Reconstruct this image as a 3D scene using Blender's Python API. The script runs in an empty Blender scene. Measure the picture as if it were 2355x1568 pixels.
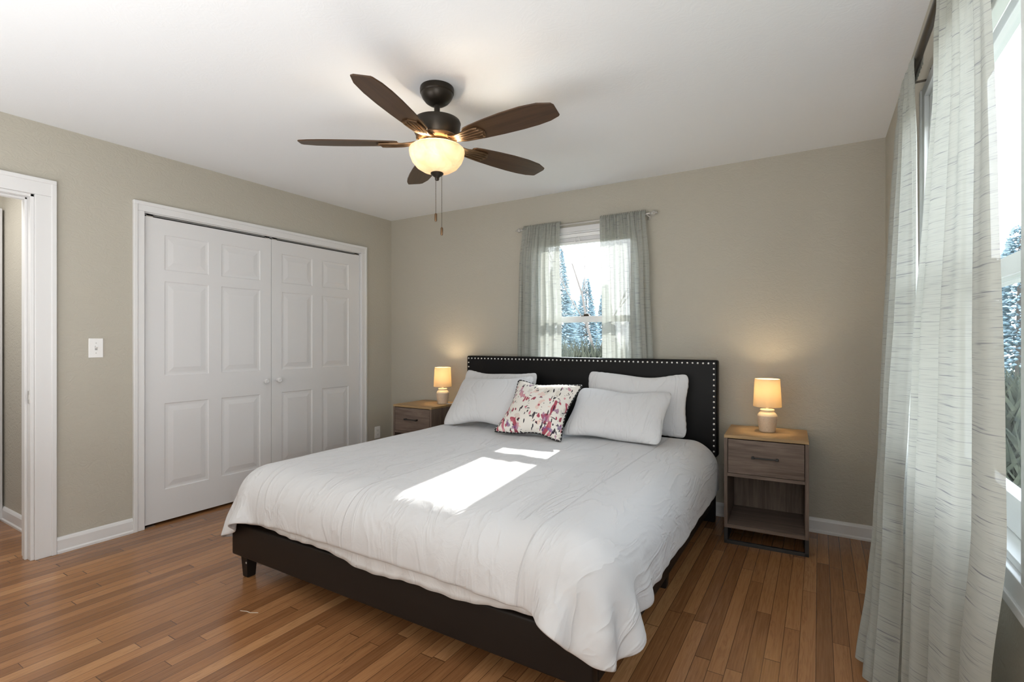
import bpy, bmesh, math, random, base64, zlib
import numpy as np
from mathutils import Vector, Matrix, noise

# ------------------------------------------------------------------ camera, world, lights, exposure
SC = bpy.context.scene
COL = SC.collection
PI = math.pi
SC.view_settings.view_transform = 'Standard'
SC.view_settings.look = 'None'
SC.view_settings.gamma = 1
SC.view_settings.use_curve_mapping = False
SC.view_settings.exposure = 0.98
cam_d = bpy.data.cameras.new('camera')
cam = bpy.data.objects.new('camera', cam_d); COL.objects.link(cam)
cam_d.sensor_fit = 'HORIZONTAL'; cam_d.sensor_width = 36; cam_d.lens = 1160.14 / 2355 * 36
cam_d.clip_start = 0.02
cam.location = (3.7286, -3.7569, 1.2165)
cam.rotation_euler = (PI / 2, 0, 0.5469)
SC.camera = cam
SC.cycles.use_denoising = True
SC.cycles.max_bounces = 8
SC.cycles.adaptive_threshold = 0.02
SC.cycles.diffuse_bounces = 5
SC.cycles.glossy_bounces = 4
SC.cycles.transmission_bounces = 6
SC.cycles.transparent_max_bounces = 12
SC.cycles.caustics_reflective = False
SC.cycles.caustics_refractive = False
SC.cycles.sample_clamp_indirect = 6

world = bpy.data.worlds.new('overcast_sky'); SC.world = world
world.use_nodes = True
wn = world.node_tree.nodes; wl = world.node_tree.links
wbg = wn['Background']
wtc = wn.new('ShaderNodeTexCoord'); wsp = wn.new('ShaderNodeSeparateXYZ'); wr = wn.new('ShaderNodeValToRGB')
wl.new(wtc.outputs['Generated'], wsp.inputs[0]); wl.new(wsp.outputs['Z'], wr.inputs[0]); wl.new(wr.outputs[0], wbg.inputs[0])
wr.color_ramp.elements[0].color = (0.93, 0.96, 1, 1); wr.color_ramp.elements[1].color = (0.70, 0.83, 1, 1)
wbg.inputs[1].default_value = 5.6

def light(name, kind, loc, energy, color=(1, 1, 1), direction=None, **kw):
    d = bpy.data.lights.new(name, kind); d.energy = energy; d.color = color
    for k, v in kw.items(): setattr(d, k, v)
    o = bpy.data.objects.new(name, d); COL.objects.link(o); o.location = loc
    if direction: o.rotation_euler = Vector(direction).to_track_quat('-Z', 'Y').to_euler()
    return o
light('sun', 'SUN', (0, 6, 6), 6.0, (1.0, 0.97, 0.92), (0.13, -1, -0.565), angle=0.009)
# added fill lamps behind the camera: one aimed at the ceiling, one from the right
light('rear_bounce_fill', 'AREA', (2.2, -4.3, .70), 41, (0.97, 0.985, 1.0), (-.02, .12, 1), shape='RECTANGLE', size=3.4, size_y=1.2)
light('side_fill', 'AREA', (4.03, -4.25, 1.35), 25, (0.97, 0.985, 1.0), (-1, .25, .12), shape='RECTANGLE', size=1.1, size_y=1.6)
light('hall_fill', 'AREA', (-0.55, -3.3, 2.36), 7, (1, 0.97, 0.94), (0, 0, -1), shape='SQUARE', size=0.5)  # added overhead fill for the hall, no fixture there

W, H = 4.07, 2.44          # room: x 0..W, y back wall 0, ceiling H

# ------------------------------------------------------------------ helpers
def link(name, bm, mat, parent=None, smooth=False, angle=None, mods=()):
    me = bpy.data.meshes.new(name)
    bmesh.ops.recalc_face_normals(bm, faces=bm.faces[:])
    bm.to_mesh(me); bm.free()
    o = bpy.data.objects.new(name, me); COL.objects.link(o)
    for m in (mat if isinstance(mat, (list, tuple)) else [mat]): me.materials.append(m)
    if smooth or angle:
        for p in me.polygons: p.use_smooth = True
        if angle:
            me.set_sharp_from_angle(angle=math.radians(angle))
    if parent: o.parent = parent
    return o

def tag(o, label=None, cat=None, group=None, kind=None):
    if label: o['label'] = label
    if cat: o['category'] = cat
    if group: o['group'] = group
    if kind: o['kind'] = kind
    return o

def empty(name, loc=(0, 0, 0), rz=0, label=None, cat=None, group=None, kind=None):
    o = bpy.data.objects.new(name, None); COL.objects.link(o)
    o.location = loc; o.rotation_euler = (0, 0, rz); o.empty_display_size = .1
    return tag(o, label, cat, group, kind)

def box(bm, x0, x1, y0, y1, z0, z1, bev=0, seg=2, mi=0):
    n0 = len(bm.faces)
    t = bmesh.new(); bmesh.ops.create_cube(t, size=1)
    for v in t.verts:
        v.co = Vector(((x0 + x1) / 2 + v.co.x * (x1 - x0), (y0 + y1) / 2 + v.co.y * (y1 - y0), (z0 + z1) / 2 + v.co.z * (z1 - z0)))
    if bev: bmesh.ops.bevel(t, geom=t.edges[:], offset=bev, segments=seg, affect='EDGES', profile=.5, clamp_overlap=True)
    merge(bm, t, mi)

def merge(bm, t, mi=0, M=None):
    vm = {}
    for v in t.verts: vm[v] = bm.verts.new(M @ v.co if M else v.co)
    for f in t.faces:
        nf = bm.faces.new([vm[v] for v in f.verts]); nf.material_index = mi or f.material_index; nf.smooth = f.smooth
    t.free()

def lathe(bm, prof, seg=32, cx=0, cy=0, cz=0, cap=True):
    rings = []
    for r, z in prof:
        if r < 1e-6: rings.append([bm.verts.new((cx, cy, cz + z))])
        else: rings.append([bm.verts.new((cx + r * math.cos(2 * PI * k / seg), cy + r * math.sin(2 * PI * k / seg), cz + z)) for k in range(seg)])
    for a, b in zip(rings, rings[1:]):
        for k in range(seg):
            k2 = (k + 1) % seg
            if len(a) == 1 and len(b) == 1: continue
            if len(a) == 1: bm.faces.new((a[0], b[k], b[k2]))
            elif len(b) == 1: bm.faces.new((a[k], a[k2], b[0]))
            else: bm.faces.new((a[k], a[k2], b[k2], b[k]))
    if cap:
        for R in (rings[0], rings[-1]):
            if len(R) > 2: bm.faces.new(R)

def tube(bm, pts, r, seg=10, cap=True):
    pts = [Vector(p) for p in pts]
    rr = r if isinstance(r, (list, tuple)) else [r] * len(pts)
    rings = []
    up = Vector((0, 0, 1))
    prev = None
    for i, p in enumerate(pts):
        a = pts[max(i - 1, 0)]; b = pts[min(i + 1, len(pts) - 1)]
        d = (b - a).normalized()
        if prev is None:
            n = d.cross(up)
            if n.length < 1e-3: n = d.cross(Vector((1, 0, 0)))
        else: n = prev - d * prev.dot(d)
        n.normalize(); prev = n; m = d.cross(n)
        rings.append([bm.verts.new(p + (n * math.cos(2 * PI * k / seg) + m * math.sin(2 * PI * k / seg)) * rr[i]) for k in range(seg)])
    for a, b in zip(rings, rings[1:]):
        for k in range(seg):
            k2 = (k + 1) % seg
            bm.faces.new((a[k], a[k2], b[k2], b[k]))
    if cap:
        bm.faces.new(rings[0]); bm.faces.new(rings[-1])

def prism(bm, prof, axis, a, b):
    """extrude a closed 2-D profile along x or y.  prof points are (u, z); axis 'x': u = y; axis 'y': u = x"""
    def P(u, z, t): return (t, u, z) if axis == 'x' else (u, t, z)
    A = [bm.verts.new(P(u, z, a)) for u, z in prof]; B = [bm.verts.new(P(u, z, b)) for u, z in prof]
    n = len(prof)
    for i in range(n): bm.faces.new((A[i], A[(i + 1) % n], B[(i + 1) % n], B[i]))
    bm.faces.new(A); bm.faces.new(B)

def grid_mesh(bm, P, uv=None, flip=False):
    """P: (NY,NX,3) array"""
    ny, nx = P.shape[:2]
    vs = [bm.verts.new(tuple(P[j, i])) for j in range(ny) for i in range(nx)]
    lay = bm.loops.layers.uv.verify() if uv is not None else None
    for j in range(ny - 1):
        for i in range(nx - 1):
            ids = [(j, i), (j, i + 1), (j + 1, i + 1), (j + 1, i)]
            if flip: ids.reverse()
            f = bm.faces.new([vs[a * nx + b] for a, b in ids])
            f.smooth = True
            if lay:
                for l, (a, b) in zip(f.loops, ids): l[lay].uv = tuple(uv[a, b])
    return vs

def wall_boxes(bm, fn, u0, u1, z0, z1, holes):
    """fn(u0,u1,z0,z1) adds a box; leaves rectangular holes (u0,u1,z0,z1)"""
    us = sorted({u0, u1, *[h[0] for h in holes], *[h[1] for h in holes]})
    for a, b in zip(us, us[1:]):
        zs = [(z0, z1)]
        for h in holes:
            if h[0] < b - 1e-6 and h[1] > a + 1e-6:
                n = []
                for p, q in zs:
                    if h[2] > p: n.append((p, min(q, h[2])))
                    if h[3] < q: n.append((max(p, h[3]), q))
                zs = [s for s in n if s[1] - s[0] > 1e-6]
        for p, q in zs: fn(bm, a, b, p, q)

# ------------------------------------------------------------------ materials
class N:
    def __init__(s, name, color=(.8, .8, .8), rough=.5, metal=0, spec=.5, **kw):
        s.m = bpy.data.materials.new(name); s.m.use_nodes = True
        s.t = s.m.node_tree; s.b = s.t.nodes['Principled BSDF']
        s.out = s.t.nodes['Material Output']
        s.b.inputs['Base Color'].default_value = (*color, 1)
        s.b.inputs['Roughness'].default_value = rough
        s.b.inputs['Metallic'].default_value = metal
        s.b.inputs['Specular IOR Level'].default_value = spec
        for k, v in kw.items(): s.b.inputs[k.replace('_', ' ')].default_value = v
    def n(s, typ, **kw):
        x = s.t.nodes.new('ShaderNode' + typ)
        for k, v in kw.items():
            if k.startswith('i_'):
                key = k[2:]
                x.inputs[int(key) if key.isdigit() else key.replace('_', ' ')].default_value = v
            else: setattr(x, k, v)
        return x
    def l(s, a, b): s.t.links.new(a, b)
    def math(s, op, a, b=None):
        x = s.n('Math', operation=op)
        for i, v in enumerate((a, b)):
            if v is None: continue
            if isinstance(v, (int, float)): x.inputs[i].default_value = v
            else: s.l(v, x.inputs[i])
        return x.outputs[0]
    def coord(s, which='Object', scale=None, rot=None):
        c = s.n('TexCoord').outputs[which]
        if scale or rot:
            mp = s.n('Mapping')
            if scale: mp.inputs['Scale'].default_value = scale
            if rot: mp.inputs['Rotation'].default_value = rot
            s.l(c, mp.inputs[0]); c = mp.outputs[0]
        return c
    def noise(s, vec, scale, detail=3, rough=.5, dist=0):
        x = s.n('TexNoise'); x.inputs['Scale'].default_value = scale; x.inputs['Detail'].default_value = detail
        x.inputs['Roughness'].default_value = rough; x.inputs['Distortion'].default_value = dist
        s.l(vec, x.inputs['Vector']); return x.outputs['Fac']
    def ramp(s, fac, stops):
        r = s.n('ValToRGB'); cr = r.color_ramp
        while len(cr.elements) < len(stops): cr.elements.new(.5)
        for e, (p, c) in zip(cr.elements, stops): e.position = p; e.color = (*c, 1)
        s.l(fac, r.inputs[0]); return r.outputs[0]
    def mix(s, fac, a, b, typ='MIX'):
        x = s.n('Mix', data_type='RGBA', blend_type=typ)
        for i, v in ((0, fac), (6, a), (7, b)):
            if isinstance(v, (int, float)): x.inputs[i].default_value = v
            elif isinstance(v, tuple): x.inputs[i].default_value = (*v, 1)
            else: s.l(v, x.inputs[i])
        return x.outputs[2]
    def bump(s, h, strength=.2, dist=.002, prev=None):
        x = s.n('Bump'); x.inputs['Strength'].default_value = strength; x.inputs['Distance'].default_value = dist
        s.l(h, x.inputs['Height'])
        if prev: s.l(prev, x.inputs['Normal'])
        s.l(x.outputs[0], s.b.inputs['Normal']); return x.outputs[0]

def paint(name, col, rough=.75, amp=.35):
    m = N(name, col, rough, spec=.25)
    c = m.coord('Object')
    h1 = m.noise(c, 9, 4, .55, 1.2); h2 = m.noise(c, 60, 3, .6)
    hs = m.math('ADD', m.math('MULTIPLY', h1, 1.0), m.math('MULTIPLY', h2, .22))
    # scattered trowel ridges of the hand-skimmed plaster
    w = m.noise(m.coord('Object', (1, 1, 1.6), (.5, .4, .3)), 14, 2, .5, 2.2)
    ridge = m.math('SMOOTH_MIN', m.math('ABSOLUTE', m.math('SUBTRACT', w, .5)), .012)
    hs = m.math('SUBTRACT', hs, m.math('MULTIPLY', ridge, 14))
    m.bump(hs, amp, .004)
    return m.m

M_wall = paint('wall_paint', (.466, .440, .376), .75, .25)
M_ceil = paint('ceiling_paint', (.80, .822, .842), .85, .06)
M_white = N('white_trim_paint', (.73, .73, .73), .38).m
M_door = N('white_door_paint', (.71, .71, .715), .45).m
M_halldoor = N('hall_door_paint', (.62, .62, .63), .45).m
M_plastic = N('white_plastic', (.85, .85, .84), .35).m
M_dark = N('dark_void', (.02, .02, .02), .8).m
M_chrome = N('brushed_nickel', (.55, .53, .50), .3, 1).m
M_blackmetal = N('black_metal', (.018, .016, .015), .42).m
M_bronze = N('oil_rubbed_bronze', (.028, .022, .016), .38, .55).m
M_bronzelight = N('warm_bronze', (.16, .095, .05), .34, .75).m
M_rod = N('bronze_rod', (.085, .07, .055), .3, .85).m
M_crystal = N('clear_acrylic', (.86, .84, .80), .08, 0, .7, Transmission_Weight=.55, IOR=1.45).m

def floor_mat():
    m = N('oak_strip_floor', (.3, .13, .05), .22, spec=.5)
    sp = m.n('SeparateXYZ'); m.l(m.coord('Object'), sp.inputs[0])
    x, y = sp.outputs[0], sp.outputs[1]
    PW = .0572
    xr = m.math('DIVIDE', x, PW); row = m.math('FLOOR', xr); fx = m.math('FRACT', xr)
    w1 = m.n('TexWhiteNoise', noise_dimensions='1D'); m.l(row, w1.inputs['W'])
    L = m.math('ADD', .75, m.math('MULTIPLY', w1.outputs['Value'], .75))
    yo = m.math('ADD', y, m.math('MULTIPLY', w1.outputs['Value'], 37.3))
    yc = m.math('DIVIDE', yo, L); cell = m.math('FLOOR', yc); fy = m.math('FRACT', yc)
    cb = m.n('CombineXYZ'); m.l(row, cb.inputs[0]); m.l(cell, cb.inputs[1])
    w2 = m.n('TexWhiteNoise', noise_dimensions='3D'); m.l(cb.outputs[0], w2.inputs['Vector'])
    rnd = w2.outputs['Value']
    # grain coordinates, shifted per board
    off = m.n('VectorMath', operation='MULTIPLY'); m.l(w2.outputs['Color'], off.inputs[0]); off.inputs[1].default_value = (9, 9, 9)
    g = m.n('VectorMath', operation='ADD'); m.l(m.coord('Object'), g.inputs[0]); m.l(off.outputs[0], g.inputs[1])
    mp = m.n('Mapping'); mp.inputs['Scale'].default_value = (26, 1.6, 1); m.l(g.outputs[0], mp.inputs[0])
    mp2 = m.n('Mapping'); mp2.inputs['Scale'].default_value = (150, 5, 1); m.l(g.outputs[0], mp2.inputs[0])
    big = m.noise(mp.outputs[0], 1, 4, .6, .9)
    rings = m.math('ADD', .5, m.math('MULTIPLY', m.math('SINE', m.math('MULTIPLY', big, 46)), .5))
    fine = m.noise(mp2.outputs[0], 1, 3, .6)
    base = m.ramp(rnd, [(0, (.19, .080, .031)), (.3, (.25, .109, .043)), (.62, (.305, .139, .056)), (.85, (.36, .17, .071)), (1, (.44, .225, .10))])
    c = m.mix(m.math('MULTIPLY', m.math('POWER', rings, 2.5), .30), base, (.15, .058, .022))
    c = m.mix(m.math('MULTIPLY', m.math('SUBTRACT', fine, .35), .5), c, (.55, .30, .13))
    # mineral streaks
    mp3 = m.n('Mapping'); mp3.inputs['Scale'].default_value = (12, 1.1, 1); m.l(g.outputs[0], mp3.inputs[0])
    st = m.noise(mp3.outputs[0], 1, 5, .65, .5)
    c = m.mix(m.math('MULTIPLY', m.math('GREATER_THAN', st, .68), .45), c, (.10, .042, .018))
    ex = m.math('MINIMUM', fx, m.math('SUBTRACT', 1, fx))
    ey = m.math('MULTIPLY', m.math('MINIMUM', fy, m.math('SUBTRACT', 1, fy)), 14)
    gap = m.math('LESS_THAN', m.math('MINIMUM', ex, ey), .022)
    c = m.mix(m.math('MULTIPLY', gap, .72), c, (.035, .014, .006))
    m.l(c, m.b.inputs['Base Color'])
    r = m.math('ADD', .19, m.math('MULTIPLY', m.noise(m.coord('Object'), 1.5, 1), .06)); m.l(r, m.b.inputs['Roughness'])
    h = m.math('ADD', m.math('MULTIPLY', gap, -1), m.math('MULTIPLY', fine, .15))
    h = m.math('ADD', h, m.math('MULTIPLY', rnd, .12))
    m.bump(h, .25, .0012)
    return m.m
M_floor = floor_mat()

def wood(name, dark, mid, lite, rough=.5, axis='x', sc=1.0):
    m = N(name, mid, rough, spec=.35)
    s = {'x': (2.2, 38, 38), 'y': (38, 2.2, 38), 'z': (38, 38, 2.2)}[axis]
    c = m.coord('Object', tuple(v * sc for v in s))
    a = m.noise(c, 1, 5, .65, .8)
    b = m.noise(m.coord('Object', tuple(v * sc * 3.5 for v in s)), 1, 3, .6)
    col = m.ramp(m.math('ADD', m.math('MULTIPLY', a, .72), m.math('MULTIPLY', b, .28)), [(.3, dark), (.5, mid), (.7, lite)])
    m.l(col, m.b.inputs['Base Color']); m.bump(b, .15, .001)
    return m.m
GD, GM, GL = (.075, .05, .038), (.155, .112, .088), (.235, .18, .145)
M_nsx = wood('grey_oak_x', GD, GM, GL, .5, 'x')
M_nsz = wood('grey_oak_z', GD, GM, GL, .5, 'z')
M_nstop_glow = wood('grey_oak_top_lamp_glow', (.26, .165, .08), (.37, .24, .115), (.46, .31, .16), .45, 'x')  # warm lamp glow on the top is painted into this amber oak colour
M_blade = wood('fan_blade_walnut', (.032, .016, .008), (.060, .030, .013), (.088, .046, .02), .35, 'x', .6)

def leather(name, col, rough):
    m = N(name, col, rough, spec=.22)
    m.bump(m.noise(m.coord('Object'), 260, 3, .6), .12, .0008); return m.m
M_leather = leather('black_leather', (.004, .0037, .004), .5)
M_leatherbrown = leather('espresso_leather', (.015, .0115, .0098), .46)
M_nail = N('nailhead_silver', (.85, .84, .82), .22, .6).m

def linen(name, col, wr=.25, crease=None):
    m = N(name, col, .85, spec=.15)
    m.b.inputs['Sheen Weight'].default_value = .15
    uv = m.coord('UV')
    mp = m.n('Mapping'); mp.inputs['Scale'].default_value = (5.2, 1.7, 1); mp.inputs['Rotation'].default_value = (0, 0, .22); m.l(uv, mp.inputs[0])
    a = m.noise(mp.outputs[0], 1.4, 3, .55, 1.1)
    a = m.math('POWER', m.math('SUBTRACT', 1, m.math('MINIMUM', m.math('MULTIPLY', m.math('ABSOLUTE', m.math('SUBTRACT', a, .5)), 7), 1)), 2)
    b = m.noise(uv, 11, 4, .6, 1.6)
    b = m.math('POWER', m.math('SUBTRACT', 1, m.math('MINIMUM', m.math('MULTIPLY', m.math('ABSOLUTE', m.math('SUBTRACT', b, .5)), 9), 1)), 2)
    patch = m.noise(uv, 2.1, 2)
    patch = m.math('MAXIMUM', m.math('MULTIPLY', m.math('SUBTRACT', patch, .42), 4), 0)
    h = m.math('ADD', a, m.math('MULTIPLY', m.math('MULTIPLY', b, .15), patch))
    if crease:
        sp = m.n('SeparateXYZ'); m.l(uv, sp.inputs[0])
        for cx in crease:
            d = m.math('ABSOLUTE', m.math('SUBTRACT', sp.outputs[0], cx))
            k = m.math('MAXIMUM', m.math('SUBTRACT', 1, m.math('MULTIPLY', d, 170)), 0)
            h = m.math('ADD', h, m.math('MULTIPLY', k, 1.0))
    m.bump(h, wr, .006)
    return m.m
M_duvet = linen('white_duvet_cotton', (.62, .62, .63), .6, crease=(2.86, 2.02))
M_sheet = linen('white_sheet_cotton', (.65, .65, .655), .35)
M_pillow = linen('white_pillowcase_cotton', (.66, .66, .67), .5)

def curtain_mat(name, base, slub, transl):
    m = N(name, base, .9, spec=.1)
    uv = m.coord('UV')
    def stripes(sx, sy, lo, hi, seedv):
        mp = m.n('Mapping'); mp.inputs['Scale'].default_value = (sx, sy, 1); mp.inputs['Location'].default_value = (seedv, seedv * 3, 0); m.l(uv, mp.inputs[0])
        n = m.noise(mp.outputs[0], 1, 2, .5)
        r = m.n('MapRange', clamp=True); r.inputs[1].default_value = lo; r.inputs[2].default_value = hi; m.l(n, r.inputs[0]); return r.outputs[0]
    a = stripes(8, 210, .60, .72, 1.3); b = stripes(14, 430, .54, .74, 7.7); d = stripes(3, 60, .45, .75, 4.1)
    c = m.mix(m.math('MULTIPLY', a, .75), base, slub)
    c = m.mix(m.math('MULTIPLY', b, .38), c, slub)
    c = m.mix(m.math('MULTIPLY', d, .22), c, tuple(v * .72 for v in base))
    m.l(c, m.b.inputs['Base Color'])
    tr = m.n('BsdfTranslucent'); m.l(c, tr.inputs[0])
    tp = m.n('BsdfTransparent')
    mx = m.n('MixShader'); mx.inputs[0].default_value = transl; m.l(m.b.outputs[0], mx.inputs[1]); m.l(tr.outputs[0], mx.inputs[2])
    mx2 = m.n('MixShader'); mx2.inputs[0].default_value = .04; m.l(mx.outputs[0], mx2.inputs[1]); m.l(tp.outputs[0], mx2.inputs[2])
    m.l(mx2.outputs[0], m.out.inputs[0])
    m.bump(b, .15, .001)
    return m.m
M_curtain = curtain_mat('slub_curtain_fabric', (.44, .448, .405), (.13, .135, .165), .26)

def shade_mat(name, col, transl):
    m = N(name, col, .8, spec=.1)
    tr = m.n('BsdfTranslucent'); tr.inputs[0].default_value = (*col, 1)
    mx = m.n('MixShader'); mx.inputs[0].default_value = transl
    m.l(m.b.outputs[0], mx.inputs[1]); m.l(tr.outputs[0], mx.inputs[2]); m.l(mx.outputs[0], m.out.inputs[0])
    m.bump(m.noise(m.coord('Object', (1, 1, 1)), 300, 2), .1, .0006)
    return m.m
M_shade = shade_mat('lamp_shade_linen', (.80, .69, .50), .38)

def emis(name, col, strength):
    m = N(name, col, .5); m.b.inputs['Emission Color'].default_value = (*col, 1); m.b.inputs['Emission Strength'].default_value = strength; return m.m
M_bulb = emis('lit_bulb', (1, .78, .48), 9)

def bowl_mat():
    m = N('alabaster_glass_bowl', (.86, .66, .40), .35, spec=.4)
    a = m.noise(m.coord('Object'), 9, 3, .55, 1.5)
    c = m.ramp(a, [(.3, (.84, .64, .38)), (.55, (.93, .78, .52)), (.75, (.98, .88, .66))])
    m.l(c, m.b.inputs['Base Color'])
    m.l(c, m.b.inputs['Emission Color']); m.b.inputs['Emission Strength'].default_value = .20
    tr = m.n('BsdfTranslucent'); m.l(c, tr.inputs[0])
    mx = m.n('MixShader'); mx.inputs[0].default_value = .12
    m.l(m.b.outputs[0], mx.inputs[1]); m.l(tr.outputs[0], mx.inputs[2]); m.l(mx.outputs[0], m.out.inputs[0])
    return m.m
M_bowl = bowl_mat()

def ceramic(name):
    m = N(name, (.70, .57, .42), .33, spec=.5)
    c = m.ramp(m.noise(m.coord('Object'), 420, 2, .6), [(.42, (.60, .45, .33)), (.55, (.74, .62, .47))])
    m.l(c, m.b.inputs['Base Color']); return m.m
M_ceramic = ceramic('speckled_cream_ceramic')
M_ceramictop = N('cream_glaze', (.80, .69, .50), .25).m

def glass_mat():
    m = N('window_glass', (1, 1, 1), .02)
    tp = m.n('BsdfTransparent'); tp.inputs[0].default_value = (.97, .985, .985, 1)
    gl = m.n('BsdfGlossy'); gl.inputs['Roughness'].default_value = .02
    
    mx = m.n('MixShader'); mx.inputs[0].default_value = .05; m.l(tp.outputs[0], mx.inputs[1]); m.l(gl.outputs[0], mx.inputs[2])
    m.l(mx.outputs[0], m.out.inputs[0]); return m.m
M_glass = glass_mat()
M_blind = N('blind_slats_white', (.72, .72, .73), .5).m
M_red = N('red_sticker', (.75, .08, .04), .5).m
M_bark = N('bare_bark', (.10, .085, .075), .9).m
def leafmat(name, a, b):
    m = N(name, a, .8, spec=.1)
    m.l(m.ramp(m.noise(m.coord('Object'), 3.5, 4, .7), [(.35, a), (.65, b)]), m.b.inputs['Base Color']); return m.m
M_conifer = leafmat('hazed_conifer_needles', (.10, .155, .185), (.25, .33, .365))  # pale blue distance haze is painted into the needle colour
M_brush = leafmat('dry_brush', (.014, .02, .018), (.06, .065, .045))
M_grass = leafmat('winter_lawn', (.04, .055, .03), (.09, .09, .045))

# ------------------------------------------------------------------ room shell
RY0 = -5.0                       # wall behind the camera
bm = bmesh.new(); box(bm, -1.2, W + .14, RY0 - .1, .14, -.06, 0)
tag(link('floor', bm, M_floor), kind='structure')
bm = bmesh.new(); box(bm, -1.2, W + .14, RY0 - .1, .14, H, H + .08)
tag(link('ceiling', bm, M_ceil), kind='structure')

CL0, CL1, CLZ = -2.211, -.406, 2.052       # closet opening
DR0, DR1, DRZ = -3.56, -2.744, 2.032       # hall door opening
bm = bmesh.new()
wall_boxes(bm, lambda b, u0, u1, z0, z1: box(b, -.115, 0, u0, u1, z0, z1), RY0, 0, 0, H, [(CL0, CL1, 0, CLZ), (DR0, DR1, 0, DRZ)])
tag(link('wall_left', bm, M_wall), kind='structure')
WB = (1.69, 2.53, .80, 2.10)
bm = bmesh.new()
wall_boxes(bm, lambda b, u0, u1, z0, z1: box(b, u0, u1, 0, .14, z0, z1), -.115, W + .14, 0, H, [WB])
tag(link('wall_back', bm, M_wall), kind='structure')
WR = (-2.45, -1.43, .76, 2.10)
bm = bmesh.new()
wall_boxes(bm, lambda b, u0, u1, z0, z1: box(b, W, W + .14, u0, u1, z0, z1), RY0, 0, 0, H, [WR])
tag(link('wall_right', bm, M_wall), kind='structure')
bm = bmesh.new(); box(bm, -1.2, W + .14, RY0 - .1, RY0, 0, H)
tag(link('wall_front', bm, M_wall), kind='structure')
# hall beyond the door opening
bm = bmesh.new(); box(bm, -1.1, -.115, -2.62, -2.52, 0, H); tag(link('wall_hall_side', bm, M_wall), kind='structure')
bm = bmesh.new(); box(bm, -1.2, -1.04, RY0, -2.52, 0, H); tag(link('wall_hall_end', bm, M_wall), kind='structure')
# closet interior
bm = bmesh.new(); box(bm, -.80, -.75, -2.42, -.2, 0, H); box(bm, -.75, -.115, -2.42, -2.37, 0, H); box(bm, -.75, -.115, -.25, -.2, 0, H)
tag(link('wall_closet', bm, M_wall), kind='structure')

# baseboards (profiled)
def bprof(d, s): return [(0, 0), (s * .020, 0), (s * .020, .012), (s * .014, .02), (s * .014, d - .018), (s * .009, d - .006), (s * .004, d), (0, d)]
def baseboard(name, axis, off, s, a, b):
    bm = bmesh.new(); prism(bm, [(off + u, z) for u, z in bprof(.092, s)], axis, a, b)
    tag(link(name, bm, M_white), kind='structure')
baseboard('baseboard_back', 'x', 0, -1, 0.016, W - .001)
baseboard('baseboard_left', 'y', 0, 1, DR1 + .095, CL0 - .062)
baseboard('baseboard_left_corner', 'y', 0, 1, CL1 + .062, -.001)
baseboard('baseboard_left_near', 'y', 0, 1, RY0, DR0 - .095)
baseboard('baseboard_right', 'y', W, -1, RY0, -.001)
baseboard('baseboard_hall', 'x', -2.62, -1, -1.04, -.135)

# casings
def casing(name, plane, y0, y1, z1, w, t=.018, floor=True, z0=0):
    """on the left wall (plane x=0)"""
    bm = bmesh.new()
    def piece(a, b, c, d):
        box(bm, plane, plane + t, a, b, c, d, .003)
    piece(y0 - w, y0, z0, z1); piece(y1, y1 + w, z0, z1); piece(y0 - w, y1 + w, z1, z1 + w)
    # raised back band on the outer edge
    box(bm, plane, plane + t + .006, y0 - w - .001, y0 - w + .022, z0, z1 + w - .021, .003); box(bm, plane, plane + t + .006, y1 + w - .022, y1 + w + .001, z0, z1 + w - .021, .003)
    box(bm, plane, plane + t + .006, y0 - w - .001, y1 + w + .001, z1 + w - .022, z1 + w + .001, .003)
    return bm
bm = casing('x', 0, CL0, CL1, CLZ, .062)
box(bm, -.115, .002, CL0, CL0 + .006, 0, CLZ); box(bm, -.115, .002, CL1 - .006, CL1, 0, CLZ); box(bm, -.115, .002, CL0, CL1, CLZ - .006, CLZ)
tag(link('trim_1', bm, M_white), 'white casing round the double closet doors', kind='structure')
bm = casing('x', 0, DR0, DR1, DRZ, .092)
box(bm, -.135, .004, DR1 - .016, DR1, 0, DRZ, .002); box(bm, -.135, .004, DR0, DR0 + .016, 0, DRZ, .002); box(bm, -.135, .004, DR0, DR1, DRZ - .016, DRZ, .002)
box(bm, -.075, -.04, DR1 - .028, DR1 - .016, 0, DRZ - .016, .002); box(bm, -.075, -.04, DR0, DR1, DRZ - .028, DRZ - .016, .002)
tr2 = tag(link('trim_2', bm, M_white), 'white casing and jamb of the open doorway to the hall', kind='structure')
bm = bmesh.new(); box(bm, -.034, -.006, DR1 - .0175, DR1 - .0155, .87, .94, .0005); box(bm, -.026, -.014, DR1 - .0185, DR1 - .0165, .892, .918)
link('strike_plate', bm, M_chrome, tr2)

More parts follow.
